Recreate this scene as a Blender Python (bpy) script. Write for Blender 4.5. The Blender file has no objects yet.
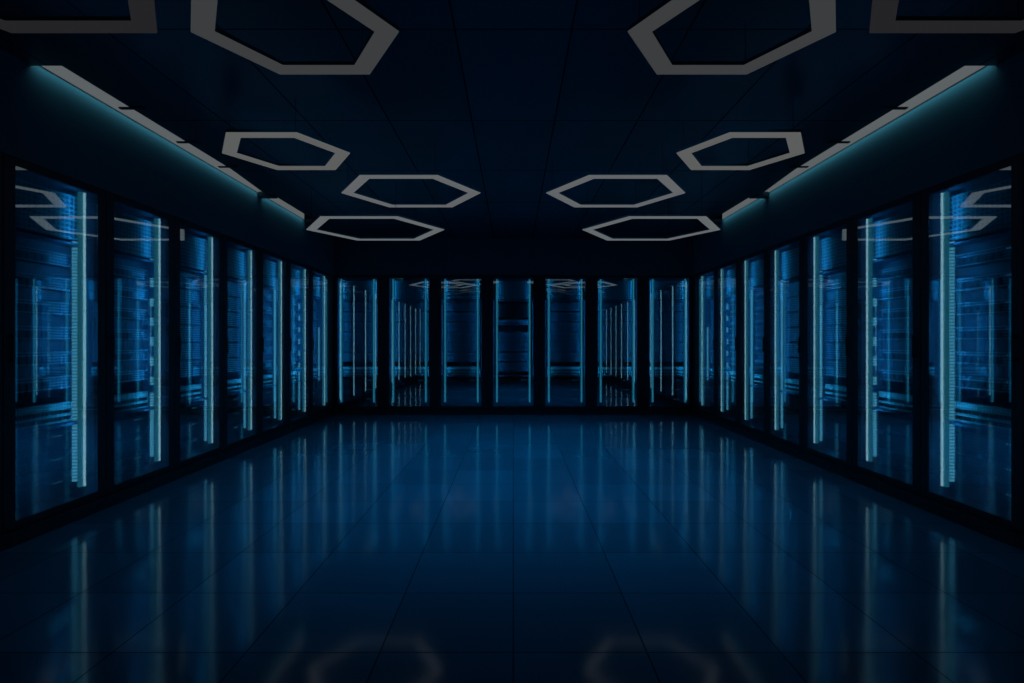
import bpy, bmesh, math
from mathutils import Vector, Matrix

S = bpy.context.scene
COL = S.collection
PI = math.pi

# ------------------------------------------------------------------ helpers
def lin(r, g, b):
    f = lambda c: (c/255/12.92) if c/255 <= .04045 else ((c/255+.055)/1.055)**2.4
    return (f(r), f(g), f(b), 1)

class MB:
    """collects boxes and prisms and links them as one mesh object"""
    def __init__(self):
        self.bm = bmesh.new(); self.mi = 0
    def box(self, x0, x1, y0, y1, z0, z1, bev=0.0):
        if x0 > x1: x0, x1 = x1, x0
        if y0 > y1: y0, y1 = y1, y0
        if z0 > z1: z0, z1 = z1, z0
        vs = [self.bm.verts.new(p) for p in ((x0,y0,z0),(x1,y0,z0),(x1,y1,z0),(x0,y1,z0),
                                            (x0,y0,z1),(x1,y0,z1),(x1,y1,z1),(x0,y1,z1))]
        fs = [self.bm.faces.new([vs[i] for i in q]) for q in
              ((3,2,1,0),(4,5,6,7),(0,1,5,4),(1,2,6,5),(2,3,7,6),(3,0,4,7))]
        for f in fs: f.material_index = self.mi
        if bev > 0:
            es = list({e for f in fs for e in f.edges})
            bmesh.ops.bevel(self.bm, geom=es, offset=bev, segments=1, affect='EDGES')
        return self
    def cyl(self, x, y, z0, z1, r, n=12):
        rings = [[self.bm.verts.new((x+r*math.cos(2*PI*i/n), y+r*math.sin(2*PI*i/n), z)) for i in range(n)] for z in (z0, z1)]
        for i in range(n):
            j = (i+1) % n
            self.bm.faces.new((rings[0][i], rings[0][j], rings[1][j], rings[1][i])).material_index = self.mi
        self.bm.faces.new(rings[0][::-1]).material_index = self.mi
        self.bm.faces.new(rings[1]).material_index = self.mi
        return self
    def cyl_y(self, x, z, y0, y1, r, n=10):
        rings = [[self.bm.verts.new((x+r*math.cos(2*PI*i/n), y, z+r*math.sin(2*PI*i/n))) for i in range(n)] for y in (y0, y1)]
        for i in range(n):
            j = (i+1) % n
            self.bm.faces.new((rings[0][j], rings[0][i], rings[1][i], rings[1][j])).material_index = self.mi
        self.bm.faces.new(rings[0]).material_index = self.mi
        self.bm.faces.new(rings[1][::-1]).material_index = self.mi
        return self
    def ring(self, ro, ri, z0, z1, n=6, a0=0.0):
        """hexagonal ring, outer circumradius ro, inner ri"""
        P = lambda r, z: [self.bm.verts.new((r*math.cos(a0+2*PI*i/n), r*math.sin(a0+2*PI*i/n), z)) for i in range(n)]
        ob, ot, ib, it = P(ro,z0), P(ro,z1), P(ri,z0), P(ri,z1)
        for i in range(n):
            j = (i+1) % n
            for q in ((ob[i],ob[j],ot[j],ot[i]), (ib[j],ib[i],it[i],it[j]),
                      (ob[j],ob[i],ib[i],ib[j]), (ot[i],ot[j],it[j],it[i])):
                self.bm.faces.new(q).material_index = self.mi
        return self
    def build(self, name, mats, parent=None, kind=None, label=None):
        me = bpy.data.meshes.new(name)
        self.bm.normal_update()
        self.bm.to_mesh(me); self.bm.free()
        for m in (mats if isinstance(mats, (list, tuple)) else [mats]): me.materials.append(m)
        o = bpy.data.objects.new(name, me); COL.objects.link(o)
        if parent: o.parent = parent
        if kind: o['kind'] = kind
        if label: o['label'] = label
        return o

def thing(name, label, cat, loc, rz=0, group=None):
    o = bpy.data.objects.new(name, None); COL.objects.link(o)
    o.empty_display_size = .1
    o.location = loc; o.rotation_euler = (0, 0, rz)
    o['label'] = label; o['category'] = cat
    if group: o['group'] = group
    return o

def copy_tree(src, parent=None):
    c = src.copy(); COL.objects.link(c)
    if parent:
        c.parent = parent
    for ch in KIDS.get(src.name, []):
        copy_tree(ch, c)
    return c
KIDS = {}
def index_kids():
    KIDS.clear()
    for o in bpy.data.objects:
        if o.parent: KIDS.setdefault(o.parent.name, []).append(o)

# ------------------------------------------------------------------ materials
def mat(name, base, rough=.5, metal=0.0, ior=1.45, spec=.5):
    m = bpy.data.materials.new(name); m.use_nodes = True
    b = m.node_tree.nodes['Principled BSDF']
    b.inputs['Base Color'].default_value = base
    b.inputs['Roughness'].default_value = rough
    b.inputs['Metallic'].default_value = metal
    b.inputs['IOR'].default_value = ior
    b.inputs['Specular IOR Level'].default_value = spec
    return m

def add_noise(m, scale, amount, to='Roughness'):
    nt = m.node_tree; b = nt.nodes['Principled BSDF']
    tc = nt.nodes.new('ShaderNodeTexCoord'); n = nt.nodes.new('ShaderNodeTexNoise')
    n.inputs['Scale'].default_value = scale; n.inputs['Detail'].default_value = 3
    mr = nt.nodes.new('ShaderNodeMapRange')
    r = b.inputs['Roughness'].default_value
    mr.inputs['To Min'].default_value = max(0.02, r-amount); mr.inputs['To Max'].default_value = min(1, r+amount)
    nt.links.new(tc.outputs['Object'], n.inputs['Vector'])
    nt.links.new(n.outputs['Fac'], mr.inputs['Value'])
    nt.links.new(mr.outputs['Result'], b.inputs[to])
    return m

def emit(name, col, strength=1.0):
    m = bpy.data.materials.new(name); m.use_nodes = True
    nt = m.node_tree; nt.nodes.clear()
    e = nt.nodes.new('ShaderNodeEmission'); o = nt.nodes.new('ShaderNodeOutputMaterial')
    e.inputs['Color'].default_value = col; e.inputs['Strength'].default_value = strength
    nt.links.new(e.outputs[0], o.inputs[0])
    return m

def glass_mat(name, tint, refl, rough):
    m = bpy.data.materials.new(name); m.use_nodes = True
    nt = m.node_tree; nt.nodes.clear()
    t = nt.nodes.new('ShaderNodeBsdfTransparent'); g = nt.nodes.new('ShaderNodeBsdfGlossy')
    mx = nt.nodes.new('ShaderNodeMixShader'); o = nt.nodes.new('ShaderNodeOutputMaterial')
    t.inputs['Color'].default_value = tint
    g.inputs['Color'].default_value = (.82, .95, 1, 1); g.inputs['Roughness'].default_value = rough
    mx.inputs[0].default_value = refl
    nt.links.new(t.outputs[0], mx.inputs[1]); nt.links.new(g.outputs[0], mx.inputs[2])
    nt.links.new(mx.outputs[0], o.inputs[0])
    return m

def math_node(nt, op, a, b=None):
    n = nt.nodes.new('ShaderNodeMath'); n.operation = op
    for i, v in enumerate((a, b)):
        if v is None: continue
        if isinstance(v, (int, float)): n.inputs[i].default_value = v
        else: nt.links.new(v, n.inputs[i])
    return n.outputs[0]

def grid_mask(nt, comp, pitch, phase, half):
    """1 on the seams of a regular grid along one object axis"""
    a = math_node(nt, 'ADD', comp, -phase + 200*pitch)
    a = math_node(nt, 'DIVIDE', a, pitch)
    a = math_node(nt, 'ADD', a, .5)
    a = math_node(nt, 'FRACT', a)
    a = math_node(nt, 'SUBTRACT', a, .5)
    a = math_node(nt, 'ABSOLUTE', a)
    return math_node(nt, 'LESS_THAN', a, half/pitch)

def tiled(name, base, seam, rough, px, py, phx, phy, half, axes=(0,1), ior=1.45, rn=.03, tilevar=.15):
    m = mat(name, base, rough, ior=ior)
    nt = m.node_tree; b = nt.nodes['Principled BSDF']
    tc = nt.nodes.new('ShaderNodeTexCoord'); sp = nt.nodes.new('ShaderNodeSeparateXYZ')
    nt.links.new(tc.outputs['Object'], sp.inputs[0])
    ma = grid_mask(nt, sp.outputs[axes[0]], px, phx, half)
    mb = grid_mask(nt, sp.outputs[axes[1]], py, phy, half)
    k = math_node(nt, 'MAXIMUM', ma, mb)
    # each tile a slightly different shade
    ia = math_node(nt, 'FLOOR', math_node(nt, 'DIVIDE', math_node(nt, 'ADD', sp.outputs[axes[0]], -phx), px))
    ib = math_node(nt, 'FLOOR', math_node(nt, 'DIVIDE', math_node(nt, 'ADD', sp.outputs[axes[1]], -phy), py))
    cv = nt.nodes.new('ShaderNodeCombineXYZ'); nt.links.new(ia, cv.inputs[0]); nt.links.new(ib, cv.inputs[1])
    wn = nt.nodes.new('ShaderNodeTexWhiteNoise'); wn.noise_dimensions = '3D'; nt.links.new(cv.outputs[0], wn.inputs['Vector'])
    mr = nt.nodes.new('ShaderNodeMapRange'); nt.links.new(wn.outputs['Value'], mr.inputs['Value'])
    mr.inputs['To Min'].default_value = 1-tilevar; mr.inputs['To Max'].default_value = 1+tilevar
    vm = nt.nodes.new('ShaderNodeVectorMath'); vm.operation = 'SCALE'; vm.inputs[0].default_value = base[:3]
    nt.links.new(mr.outputs['Result'], vm.inputs['Scale'])
    mx = nt.nodes.new('ShaderNodeMix'); mx.data_type = 'RGBA'
    nt.links.new(k, mx.inputs['Factor']); nt.links.new(vm.outputs[0], mx.inputs['A']); mx.inputs['B'].default_value = seam
    nt.links.new(mx.outputs['Result'], b.inputs['Base Color'])
    n = nt.nodes.new('ShaderNodeTexNoise'); n.inputs['Scale'].default_value = 2.3; n.inputs['Detail'].default_value = 4
    nt.links.new(tc.outputs['Object'], n.inputs['Vector'])
    r = nt.nodes.new('ShaderNodeMapRange'); nt.links.new(n.outputs['Fac'], r.inputs['Value'])
    r.inputs['To Min'].default_value = rough-rn; r.inputs['To Max'].default_value = rough+rn
    rr = math_node(nt, 'MAXIMUM', r.outputs['Result'], math_node(nt, 'MULTIPLY', k, .6))
    nt.links.new(rr, b.inputs['Roughness'])
    s = math_node(nt, 'MULTIPLY', math_node(nt, 'SUBTRACT', 1, k), .5)
    nt.links.new(s, b.inputs['Specular IOR Level'])
    return m

def perforated(name, base, hole, pitch, r, rough=.4, metal=0.0):
    """sheet metal with a grid of punched slots (x and z of the object)"""
    m = mat(name, base, rough, metal)
    nt = m.node_tree; b = nt.nodes['Principled BSDF']
    tc = nt.nodes.new('ShaderNodeTexCoord'); sp = nt.nodes.new('ShaderNodeSeparateXYZ')
    nt.links.new(tc.outputs['Object'], sp.inputs[0])
    a = grid_mask(nt, sp.outputs[0], pitch[0], 0, r[0]); c = grid_mask(nt, sp.outputs[2], pitch[1], 0, r[1])
    k = math_node(nt, 'MULTIPLY', a, c)
    mx = nt.nodes.new('ShaderNodeMix'); mx.data_type = 'RGBA'
    nt.links.new(k, mx.inputs['Factor']); mx.inputs['A'].default_value = base; mx.inputs['B'].default_value = hole
    nt.links.new(mx.outputs['Result'], b.inputs['Base Color'])
    return m

def dotted_emit(name, col, dim, pitch, duty):
    """a row of small lamps behind a punched strip: bright dots along z"""
    m = bpy.data.materials.new(name); m.use_nodes = True
    nt = m.node_tree; nt.nodes.clear()
    e = nt.nodes.new('ShaderNodeEmission'); o = nt.nodes.new('ShaderNodeOutputMaterial')
    tc = nt.nodes.new('ShaderNodeTexCoord'); sp = nt.nodes.new('ShaderNodeSeparateXYZ')
    nt.links.new(tc.outputs['Object'], sp.inputs[0])
    k = grid_mask(nt, sp.outputs[2], pitch, 0, pitch*duty/2)
    mx = nt.nodes.new('ShaderNodeMix'); mx.data_type = 'RGBA'
    nt.links.new(k, mx.inputs['Factor']); mx.inputs['A'].default_value = dim; mx.inputs['B'].default_value = col
    nt.links.new(mx.outputs['Result'], e.inputs['Color'])
    nt.links.new(e.outputs[0], o.inputs[0])
    return m

M = {}
M['floor'] = tiled('floor_tiles', (.06, .22, .34, 1), (.02, .07, .11, 1), .10, .488, .488, 0, 3.53, .0028, ior=1.65, rn=.02, tilevar=.12)
M['ceiling'] = tiled('ceiling_panels', (.022, .042, .07, 1), (.010, .02, .034, 1), .35, .60, 1.2, .3, .5, .005, ior=1.45, rn=.05, tilevar=.25)
M['wall'] = add_noise(mat('wall_paint', (.06, .12, .16, 1), .6), 3, .1)
M['cove_wall'] = add_noise(mat('cove_plaster', (.10, .17, .20, 1), .75), 3, .1)
M['frame'] = add_noise(mat('black_powder_coat', (.02, .04, .06, 1), .45), 30, .08)
M['body'] = add_noise(mat('cabinet_sheet_metal', (.10, .20, .30, 1), .5), 12, .08)
M['dark'] = mat('black_plastic', (.01, .014, .02, 1), .4)
M['glass'] = glass_mat('mirror_tinted_glass', (.80, .95, 1, 1), .46, .012)
M['core'] = emit('led_core', (.47, .70, .78, 1), 1.35)
M['diffuser'] = emit('led_diffuser', (.030, .22, .30, 1), .8)
M['core_back'] = emit('led_core_dim', (.07, .42, .54, 1), .9)
M['diffuser_back'] = emit('led_diffuser_dim', (.002, .13, .23, 1), .95)
M['rail'] = dotted_emit('led_rail', (.17, .58, .84, 1), (.04, .26, .40, 1), .022, .6)
M['face'] = perforated('server_front_metal', (.30, .44, .55, 1), (.03, .05, .08, 1), (.030, .018), (.011, .005), .35)
M['face_fine'] = perforated('server_front_louvres', (.20, .32, .42, 1), (.02, .04, .06, 1), (.012, .020), (.012, .006), .35)
M['face_dark'] = perforated('storage_front_metal', (.03, .05, .08, 1), (.006, .012, .02, 1), (.05, .02), (.02, .006), .4)
M['vent'] = perforated('vent_mesh', (.27, .40, .44, 1), (.03, .06, .09, 1), (.036, .030), (.011, .010), .4)
M['patch'] = perforated('patch_panel_ports', (.70, 1.0, .90, 1), (.18, .36, .40, 1), (.022, .03), (.006, .012), .4)
M['haze'] = mat('gap_haze', (.10, .17, .24, 1), .5)  # haze between the servers put into a plate colour
M['status'] = emit('status_lamp', (.03, .16, .25, 1), 1.0)
M['chassis'] = mat('server_chassis', (.05, .09, .13, 1), .45)
M['steel'] = mat('brushed_steel', (.35, .42, .48, 1), .3, 1.0)
M['cable'] = mat('suspension_wire', (.08, .10, .12, 1), .4, .8)
M['housing'] = mat('light_housing', (.10, .16, .19, 1), .4)
M['cove_glow'] = emit('cove_wall_glow', (.105, .118, .125, 1), 1.0)  # emission standing in for the brightly lit wall top

# ------------------------------------------------------------------ dimensions (metres; camera at x=0, y=0)
EYE = 1.135
XW = 2.80             # plane of the side rows' fronts
YB = 8.82             # plane of the back row's fronts
PS, PB = .787, .810   # rack pitch, side rows and back row
CEIL = 2.735
RT = 2.17             # rack height
XE = 2.62             # edge of the ceiling raft (the cove beyond it)

# ------------------------------------------------------------------ setting
MB().box(-3.9, 3.9, -2.2, 9.9, -.1, 0).build('floor', M['floor'], kind='structure')
MB().box(-XE, XE, -2.2, YB+.0, CEIL, CEIL+.045).build('ceiling', M['ceiling'], kind='structure')
MB().box(-3.9, 3.9, -2.2, 9.9, 3.02, 3.1).build('ceiling_slab', M['frame'], kind='structure')
# the bulkheads above the racks and the walls behind them
for s, n in ((-1, 'left'), (1, 'right')):
    m = MB()
    m.box(s*XW, s*3.9, -2.2, YB, RT+.004, 3.02)
    m.build('wall_%s_bulkhead' % n, M['cove_wall'], kind='structure')
    MB().box(s*3.78, s*3.9, -2.2, 9.9, 0, RT+.004).build('wall_%s' % n, M['wall'], kind='structure')
    # slot closed beyond the cove
    MB().box(s*XE, s*XW, 7.60, YB, CEIL, CEIL+.045).build('ceiling_infill', M['ceiling'], kind='structure')
    # the widening raft edge before the cross beam
    w = MB()
    vs = [(s*XE, 5.25), (s*XE, 6.24), (s*2.70, 6.24)]
    lo = [w.bm.verts.new((x, y, CEIL+.001)) for x, y in vs]; hi = [w.bm.verts.new((x, y, CEIL+.044)) for x, y in vs]
    if s < 0: lo.reverse(); hi.reverse()
    w.bm.faces.new(lo[::-1]); w.bm.faces.new(hi)
    for i in range(3):
        j = (i+1) % 3; w.bm.faces.new((lo[i], lo[j], hi[j], hi[i]))
    w.build('trim_cove_wedge', M['ceiling'], kind='structure')
    # dark corner post between side row and back row
    MB().box(s*XW, s*3.3, 8.625, YB+.3, 0, RT).build('trim_corner_%s' % n, M['frame'], kind='structure')
MB().box(-3.9, 3.9, YB, 9.9, RT+.004, 3.02).build('wall_back_bulkhead', M['wall'], kind='structure')
MB().box(-3.78, 3.78, 9.78, 9.9, 0, RT+.004).build('wall_back', M['wall'], kind='structure')
MB().box(-3.9, 3.9, -2.3, -2.2, 0, 3.1).build('wall_rear', M['wall'], kind='structure')

# ------------------------------------------------------------------ cove lights
seg_y = [3.29, 3.87, 4.53, 5.17, 6.24, 7.55]
where = ['nearest length, at the picture edge', 'second length from the camera', 'third, middle length', 'fourth length, ending at the far cross beam', 'last length before the back racks']
for s, n in ((-1, 'left'), (1, 'right')):
    MB().box(s*XE, s*XW, -2.2, 3.285, CEIL, CEIL+.045).build('ceiling_infill', M['ceiling'], kind='structure')
    for i in range(len(seg_y)-1):
        y0, y1 = seg_y[i]+.002, seg_y[i+1]-.002
        t = thing('cove_light', 'white cove light above the %s rack row, %s' % (n, where[i]), 'cove light',
                  (s*XW, (y0+y1)/2, 2.80), 0, 'cove lights along the %s ceiling edge' % n)
        h = (y1-y0)/2
        MB().box(-s*.001, -s*.006, -h, h, -.030, .065).build('mounting_channel', M['housing'], t)
        MB().box(-s*.0065, -s*.012, -h, h, -.034, .06).build('diffuser', M['cove_glow'], t)  # glowing bar put in for the bright wash on the upper wall
        L = bpy.data.lights.new('cove_lamp', 'AREA'); L.shape = 'RECTANGLE'; L.size = 2*h; L.size_y = .03
        L.energy = .5*h; L.color = (.20, .70, .86)
        lo = bpy.data.objects.new('cove_lamp', L); COL.objects.link(lo)
        lo.location = (s*(XW-.06), (y0+y1)/2, 2.790)
        L.spread = math.radians(115); d = Vector((s*.8, 0, -.6)); z = -d.normalized(); x = Vector((0, 1, 0)); yv = z.cross(x)
        lo.rotation_euler = Matrix((x, yv, z)).transposed().to_euler()
    for j, y in enumerate(seg_y[1:]):
        hw = .05 if j == 3 else .014
        m = MB()
        if j == 3: m.box(s*XE, s*(XW-.002), y-hw, y+hw, CEIL-.012, CEIL+.04)
        else:
            m.box(s*(XE-.10), s*(XE+.07), y-hw, y+hw, CEIL-.010, CEIL-.001)
        m.build('trim_cove_bracket', M['frame'], kind='structure')

# ------------------------------------------------------------------ hexagonal lights
def hex_light(x, y, z, a, col, label, wires=True):
    t = thing('hexagonal_ceiling_light', label, 'ceiling light', (x, y, z), 0, 'hexagonal ring lights under the ceiling')
    w = .095/math.cos(PI/6)
    a *= .985
    MB().ring(a, a-w, .004, .022).build('housing', M['housing'], t)
    MB().ring(a-.002, a-w+.002, 0, .0038).build('diffuser', emit('hex_diffuser', col, .97), t)
    for ang in (60, 180, 300):
        c = math.radians(ang); r = a-w/2
        MB().cyl(r*math.cos(c), r*math.sin(c), .022, CEIL-z, .0025, 8).build('suspension_wire', M['cable'], t)
rows = [
    # |x|, y, height above the eye, edge, colour (vignette darkening put into the nearer rows), text
    (1.236*1.167, 5.07*1.167, 1.167, .63*1.167, lin(100, 105, 108), 'farthest hexagonal ring light on the %s, hanging lowest before the back racks'),
    (.690*1.318, 3.815*1.318, 1.318, .478*1.318, lin(98, 101, 104), '%s hexagonal ring light nearest the room centre line, second from the back racks'),
    (1.207*1.357, 3.007*1.357, 1.357, .347*1.357, lin(93, 95, 94), 'small complete hexagonal ring light beside the %s cove, third from the back'),
    (.706*1.365, 1.829*1.365, 1.365, .343*1.365, lin(60, 62, 64), 'dark grey hexagonal ring light cut by the top edge, %s of centre'),
    (1.391*1.365, 1.427*1.365, 1.365, .481*1.365, lin(36, 35, 38), 'darkest large hexagonal ring light in the top %s corner'),
]
for ax, y, h, a, col, text in rows:
    for s, n in ((-1, 'left'), (1, 'right')):
        hex_light(s*ax, y, EYE+h, a, col, text % n)

# ------------------------------------------------------------------ racks
def make_rack(kind, side, label, loc, rz, group):
    """kind 'side' or 'back'; side = +1 when the far side is local +x, -1 when it is local -x"""
    w = (PS if kind == 'side' else PB)/2 - .0015
    p = .315 if kind == 'side' else .312
    t = thing('server_rack', label, 'server rack', loc, rz, group)
    D = .93; y0 = .03
    b = MB()
    for q in (-1, 1): b.box(q*(p+.014), q*w, y0, D, .02, RT)
    b.box(-p-.014, p+.014, y0, D, RT-.03, RT)
    b.box(-p-.014, p+.014, y0, D, .02, .085)
    b.box(-p-.014, p+.014, D-.02, D, .085, RT-.03)
    b.build('cabinet_body', M['body'], t)
    MB().box(-w, w, -.035, -.005, 0.0, .075).box(-w+.01, w-.01, -.005, D-.05, 0, .018).build('plinth', M['frame'], t)
    d = MB()
    for q in (-1, 1): d.box(q*p, q*w, 0, .028, .08, RT, .003)
    d.box(-p, p, 0, .028, 2.125, RT); d.box(-p, p, 0, .028, .08, .125)
    df = d.build('door', M['frame'], t)
    MB().box(-p, p, .001, .005, .125, 2.125).build('glass_pane', M['glass'], df)
    hx = -side*(w-.045)
    MB().box(hx-.008, hx+.008, -.022, -.014, 1.02, 1.18, .002).box(hx-.005, hx+.005, -.014, 0, 1.03, 1.045).box(hx-.005, hx+.005, -.014, 0, 1.155, 1.17).build('handle', M['frame'], df)
    # vertical light strips just behind the glass
    if kind == 'side':
        x = side*.205
        st = MB().box(x-side*.024, x-side*.004, .012, .034, .187, 2.110).build('light_strip', M['diffuser'], t)
        MB().box(x-side*.001, x+side*.014, .0065, .020, .187, 2.110, .002).build('light_core', M['core'], st)
        lights = [(x+side*.0, .055)]
    else:
        lights = []
        for q in (-1, 1):
            x = q*.255
            st = MB().box(x-.019, x+.019, .015, .034, .187, 2.110).build('light_strip', M['diffuser_back'], t)
            MB().box(x-.009, x+.009, .007, .0145, .187, 2.110, .002).build('light_core', M['core_back'], st)
            lights.append((x, .055))
    return t, p, lights

def strip_fill(parent, x, y, e, side):
    L = bpy.data.lights.new('strip_fill', 'AREA'); L.shape = 'RECTANGLE'; L.size = .03; L.size_y = 1.56
    L.energy = e; L.color = (.015, .42, 1.0)
    o = bpy.data.objects.new('strip_fill', L); COL.objects.link(o)
    o.parent = parent; o.location = (x, y, 1.34); o.rotation_euler = (PI/2, 0, 0)   # unseen, added to boost the strip's light into the rack (+y)
    return o

def fill_parts(t, p, side, kind, rail, deep=(.124, .142)):
    """vent panel, rails, lower shelf: parts of the rack itself"""
    MB().box(-p+.034, p-.034, .10, .115, 1.80, 2.095).build('vent_panel', M['vent'], t)
    MB().box(-p-.010, p+.010, .10, .60, .585, .60).build('shelf', M['body'], t)
    MB().box(-p-.010, p+.010, .10, .60, 1.772, 1.785).build('shelf', M['body'], t)
    if kind == 'side':
        x = side*(p+.0135)
        if rail == 'full': spans = [(.19, 2.09)]
        elif rail == 'dashed': spans = [(.20, .72), (1.78, 2.08)] + [(.78+.16*i, .85+.16*i) for i in range(6)]
        else: spans = [(.55, 1.35)]
        r = MB(); ry = deep
        for a, b in spans: r.box(x, x-side*.012, *ry, a, b)
        r.build('indicator_rail', M['rail'], t)
    else:
        r = MB()
        for q in (-1, 1): r.box(q*(p+.013), q*(p-.012), .10, .12, .16, 1.77)
        r.build('mounting_rail', M['body'], t)

proto = {}
def server(kind, label, group, parent_loc, rz, z, p):
    """kind: slat / fine / storage / patch / box"""
    key = (kind, round(p, 3))
    name, cat = {'slat': ('server_unit', 'server'), 'fine': ('server_unit', 'server'), 'storage': ('storage_unit', 'storage unit'),
                 'patch': ('patch_panel', 'patch panel'), 'box': ('network_switch', 'network switch')}[kind]
    H = {'slat': .085, 'fine': .148, 'storage': .11, 'patch': .13, 'box': .22}[kind]
    if key not in proto:
        t = thing(name, label, cat, (0,0,0), 0, group)
        wi = p-.032
        if kind == 'patch': wi -= .002
        fm = {'slat': M['face'], 'fine': M['face_fine'], 'storage': M['face_dark'], 'patch': M['patch'], 'box': M['dark']}[kind]
        MB().box(-wi+.01, wi-.01, .165, .60, .004, H-.004).build('chassis', M['chassis'], t)
        f = MB().box(-wi, wi, .148, .164, 0, H, .002)
        f.build('front_panel', fm, t)
        if kind in ('slat', 'fine', 'storage'):
            for q in (-1, 1):
                hx0, hx1 = q*(wi-.030), q*(wi-.038)
                MB().box(hx0, hx1, .134, .139, .02, H-.02).box(hx0, hx1, .139, .148, .02, .028).box(hx0, hx1, .139, .148, H-.028, H-.02).build('pull_handle', M['chassis'], t)
            s = MB()
            for i in range(4): s.box(.12+i*.022, .128+i*.022, .144, .1478, H-.022, H-.014)
            s.build('status_lights', M['status'], t)
        if kind == 'slat':
            s = MB()
            for i in range(6): s.box(-.24+i*.055, -.195+i*.055, .140, .1478, .012, H-.03)
            s.build('drive_bays', M['chassis'], t)
        if kind == 'patch':
            s = MB()
            for i in range(16): s.box(-.27+i*.034, -.248+i*.034, .140, .1478, .015, .04).box(-.27+i*.034, -.248+i*.034, .140, .1478, .06, .085)
            s.build('port_row', M['dark'], t)
        if kind == 'box':
            for q in (-1, 1):
                s = MB()
                for i in range(3): s.box(q*(wi-.01), q*(wi-.05), .140, .1478, .015+i*.068, .028+i*.068).box(q*(wi-.05), q*(wi-.038), .140, .1478, .015+i*.068, .065+i*.068)
                s.build('port_lights', M['status'], t)
        index_kids()
        proto[key] = t
        o = t
    else:
        o = copy_tree(proto[key])
    o['label'] = label; o['group'] = group
    o.location = (parent_loc[0], parent_loc[1], parent_loc[2]+z); o.rotation_euler = (0, 0, rz)
    return o

ORD = ['topmost', 'second from the top', 'third from the top', 'fourth from the top', 'fifth from the top', 'sixth from the top']
def haze_plates(t, p):  # plates added to lighten the gaps between servers, in place of haze
    for i in range(6):
        z = 1.625 - .16*i
        MB().box(-p+.012, p-.012, .185, .190, z+.086, z+.158 if i else z+.144).build('haze_plate', M['haze'], t)
def populate(style, loc, rz, p, rackname, group):
    if style in ('slat', 'fine'):
        for i in range(6):
            z = 1.625 - .16*i
            if style == 'fine': z -= .012
            server(style, '%s %s server in the %s' % (ORD[i], 'slim bright-faced' if style == 'slat' else 'louvred', rackname), group, loc, rz, z, p)
    elif style == 'dark':
        for i in range(6):
            server('fine', '%s dim louvred server in the %s' % (ORD[i], rackname), group, loc, rz, 1.613-.16*i, p)
    elif style == 'centre':
        server('box', 'black network switch with glowing side ports in the %s' % rackname, group, loc, rz, 1.52, p)
        server('slat', 'slim bright-faced server right under the black switch in the %s' % rackname, group, loc, rz, 1.39, p)
        for i in range(4):
            server('fine', '%s louvred server in the %s' % (['upper', 'second', 'third', 'lowest'][i], rackname), group, loc, rz, 1.14-.16*i+.0, p)
    if style != 'centre':
        server('patch', 'bright teal patch panel halfway down the %s' % rackname, group, loc, rz, .605, p)
    for i in range(3):
        server('storage', '%s dark storage unit at the bottom of the %s' % (['upper', 'middle', 'lowest'][i], rackname), group, loc, rz, .43-.15*i, p)

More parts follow.
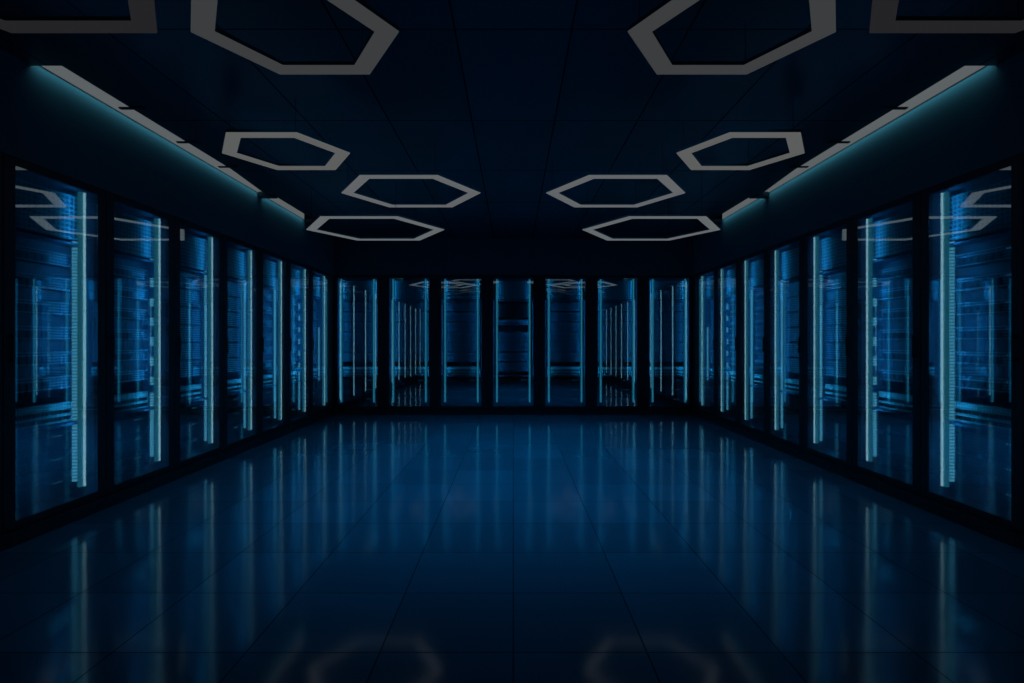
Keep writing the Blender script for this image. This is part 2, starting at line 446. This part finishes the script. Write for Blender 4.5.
dist = ['nearest the camera', 'second from the camera', 'third from the camera', 'fourth from the camera', 'fifth from the camera', 'sixth from the camera', 'farthest, beside the back racks']
nm = ['nearest', 'second', 'third', 'fourth', 'fifth', 'sixth', 'farthest']
sty = ['slat', 'slat', 'fine', 'fine', 'slat', 'slat', 'fine']
rl = ['full', 'dashed', 'full', 'full', 'full', 'dashed', 'short']
E_SIDE, E_BACK = 1.5, 1.2
C1 = 3.5005
for s, n in ((-1, 'left'), (1, 'right')):
    rz = PI/2 if s < 0 else -PI/2
    side = 1 if s < 0 else -1
    for k in range(-4, 7):
        loc = (s*XW, C1+PS*k, 0)
        if k >= 0:
            lab = 'black glass-door server rack with one vertical light strip, %s row, %s' % (n, dist[k])
        else:
            lab = 'unfilled glass-door rack of the %s row beside the camera, %s before the first filled one' % (n, ['one', 'two', 'three', 'four'][-k-1])
        t, p, lights = make_rack('side', side, lab, loc, rz, 'server racks of the %s row' % n)
        fill_parts(t, p, side, 'side', rl[k] if k >= 0 else 'full', (.148, .176) if k < 1 else (.132, .154) if k == 1 else (.124, .142))
        for x, y in lights: strip_fill(t, x, y, E_SIDE, side)
        if k >= 0 and sty[k] == 'slat': haze_plates(t, p)
        if k >= 0:
            rn = '%s rack of the %s row' % (nm[k], n)
            populate(sty[k], loc, rz, p, rn, 'equipment in the '+rn)
bn = ['leftmost', 'second from left', 'third from left', 'centre', 'third from right', 'second from right', 'rightmost']
bs = ['fine', 'fine', 'dark', 'centre', 'dark', 'fine', 'fine']
for k in range(7):
    loc = ((k-3)*PB, YB, 0)
    t, p, lights = make_rack('back', 1, 'black glass-door server rack with two blue light strips against the back wall, %s' % bn[k], loc, 0, 'server racks along the back wall')
    fill_parts(t, p, 1, 'back', None)
    for x, y in lights: strip_fill(t, x, y, E_BACK, 1)
    rn = '%s back-wall rack' % bn[k]
    populate(bs[k], loc, 0, p, rn, 'equipment in the '+rn)

# ------------------------------------------------------------------ room light: added blue fill without a fixture
def area(name, loc, sx, sy, e, col, rot=(0,0,0)):
    L = bpy.data.lights.new(name, 'AREA'); L.shape = 'RECTANGLE'; L.size = sx; L.size_y = sy
    L.energy = e; L.color = col
    o = bpy.data.objects.new(name, L); COL.objects.link(o); o.location = loc; o.rotation_euler = rot
    return o

dl = area('floor_fill', (0, 5.5, CEIL-.012), 3.4, 4.4, 19.0, (.0, .46, 1.0))  # unseen fill lamp added to brighten the floor
dl.data.spread = math.radians(80)
W = bpy.data.worlds.new('World'); S.world = W; W.use_nodes = True
W.node_tree.nodes['Background'].inputs['Color'].default_value = (.0, .002, .005, 1)
W.node_tree.nodes['Background'].inputs['Strength'].default_value = 1

# ------------------------------------------------------------------ camera
cam = bpy.data.cameras.new('camera'); co = bpy.data.objects.new('camera', cam); COL.objects.link(co)
co.location = (0, 0, EYE); co.rotation_euler = (PI/2, 0, 0)
cam.lens = 19.9; cam.sensor_width = 36; cam.clip_start = .05
cam.shift_x = -1.3/1024
S.camera = co
S.view_settings.view_transform = 'Standard'; S.view_settings.look = 'None'
S.view_settings.exposure = 0; S.view_settings.gamma = 1; S.view_settings.use_curve_mapping = False
S.cycles.max_bounces = 10; S.cycles.glossy_bounces = 5; S.cycles.transparent_max_bounces = 24
S.cycles.diffuse_bounces = 3
S.cycles.caustics_reflective = True
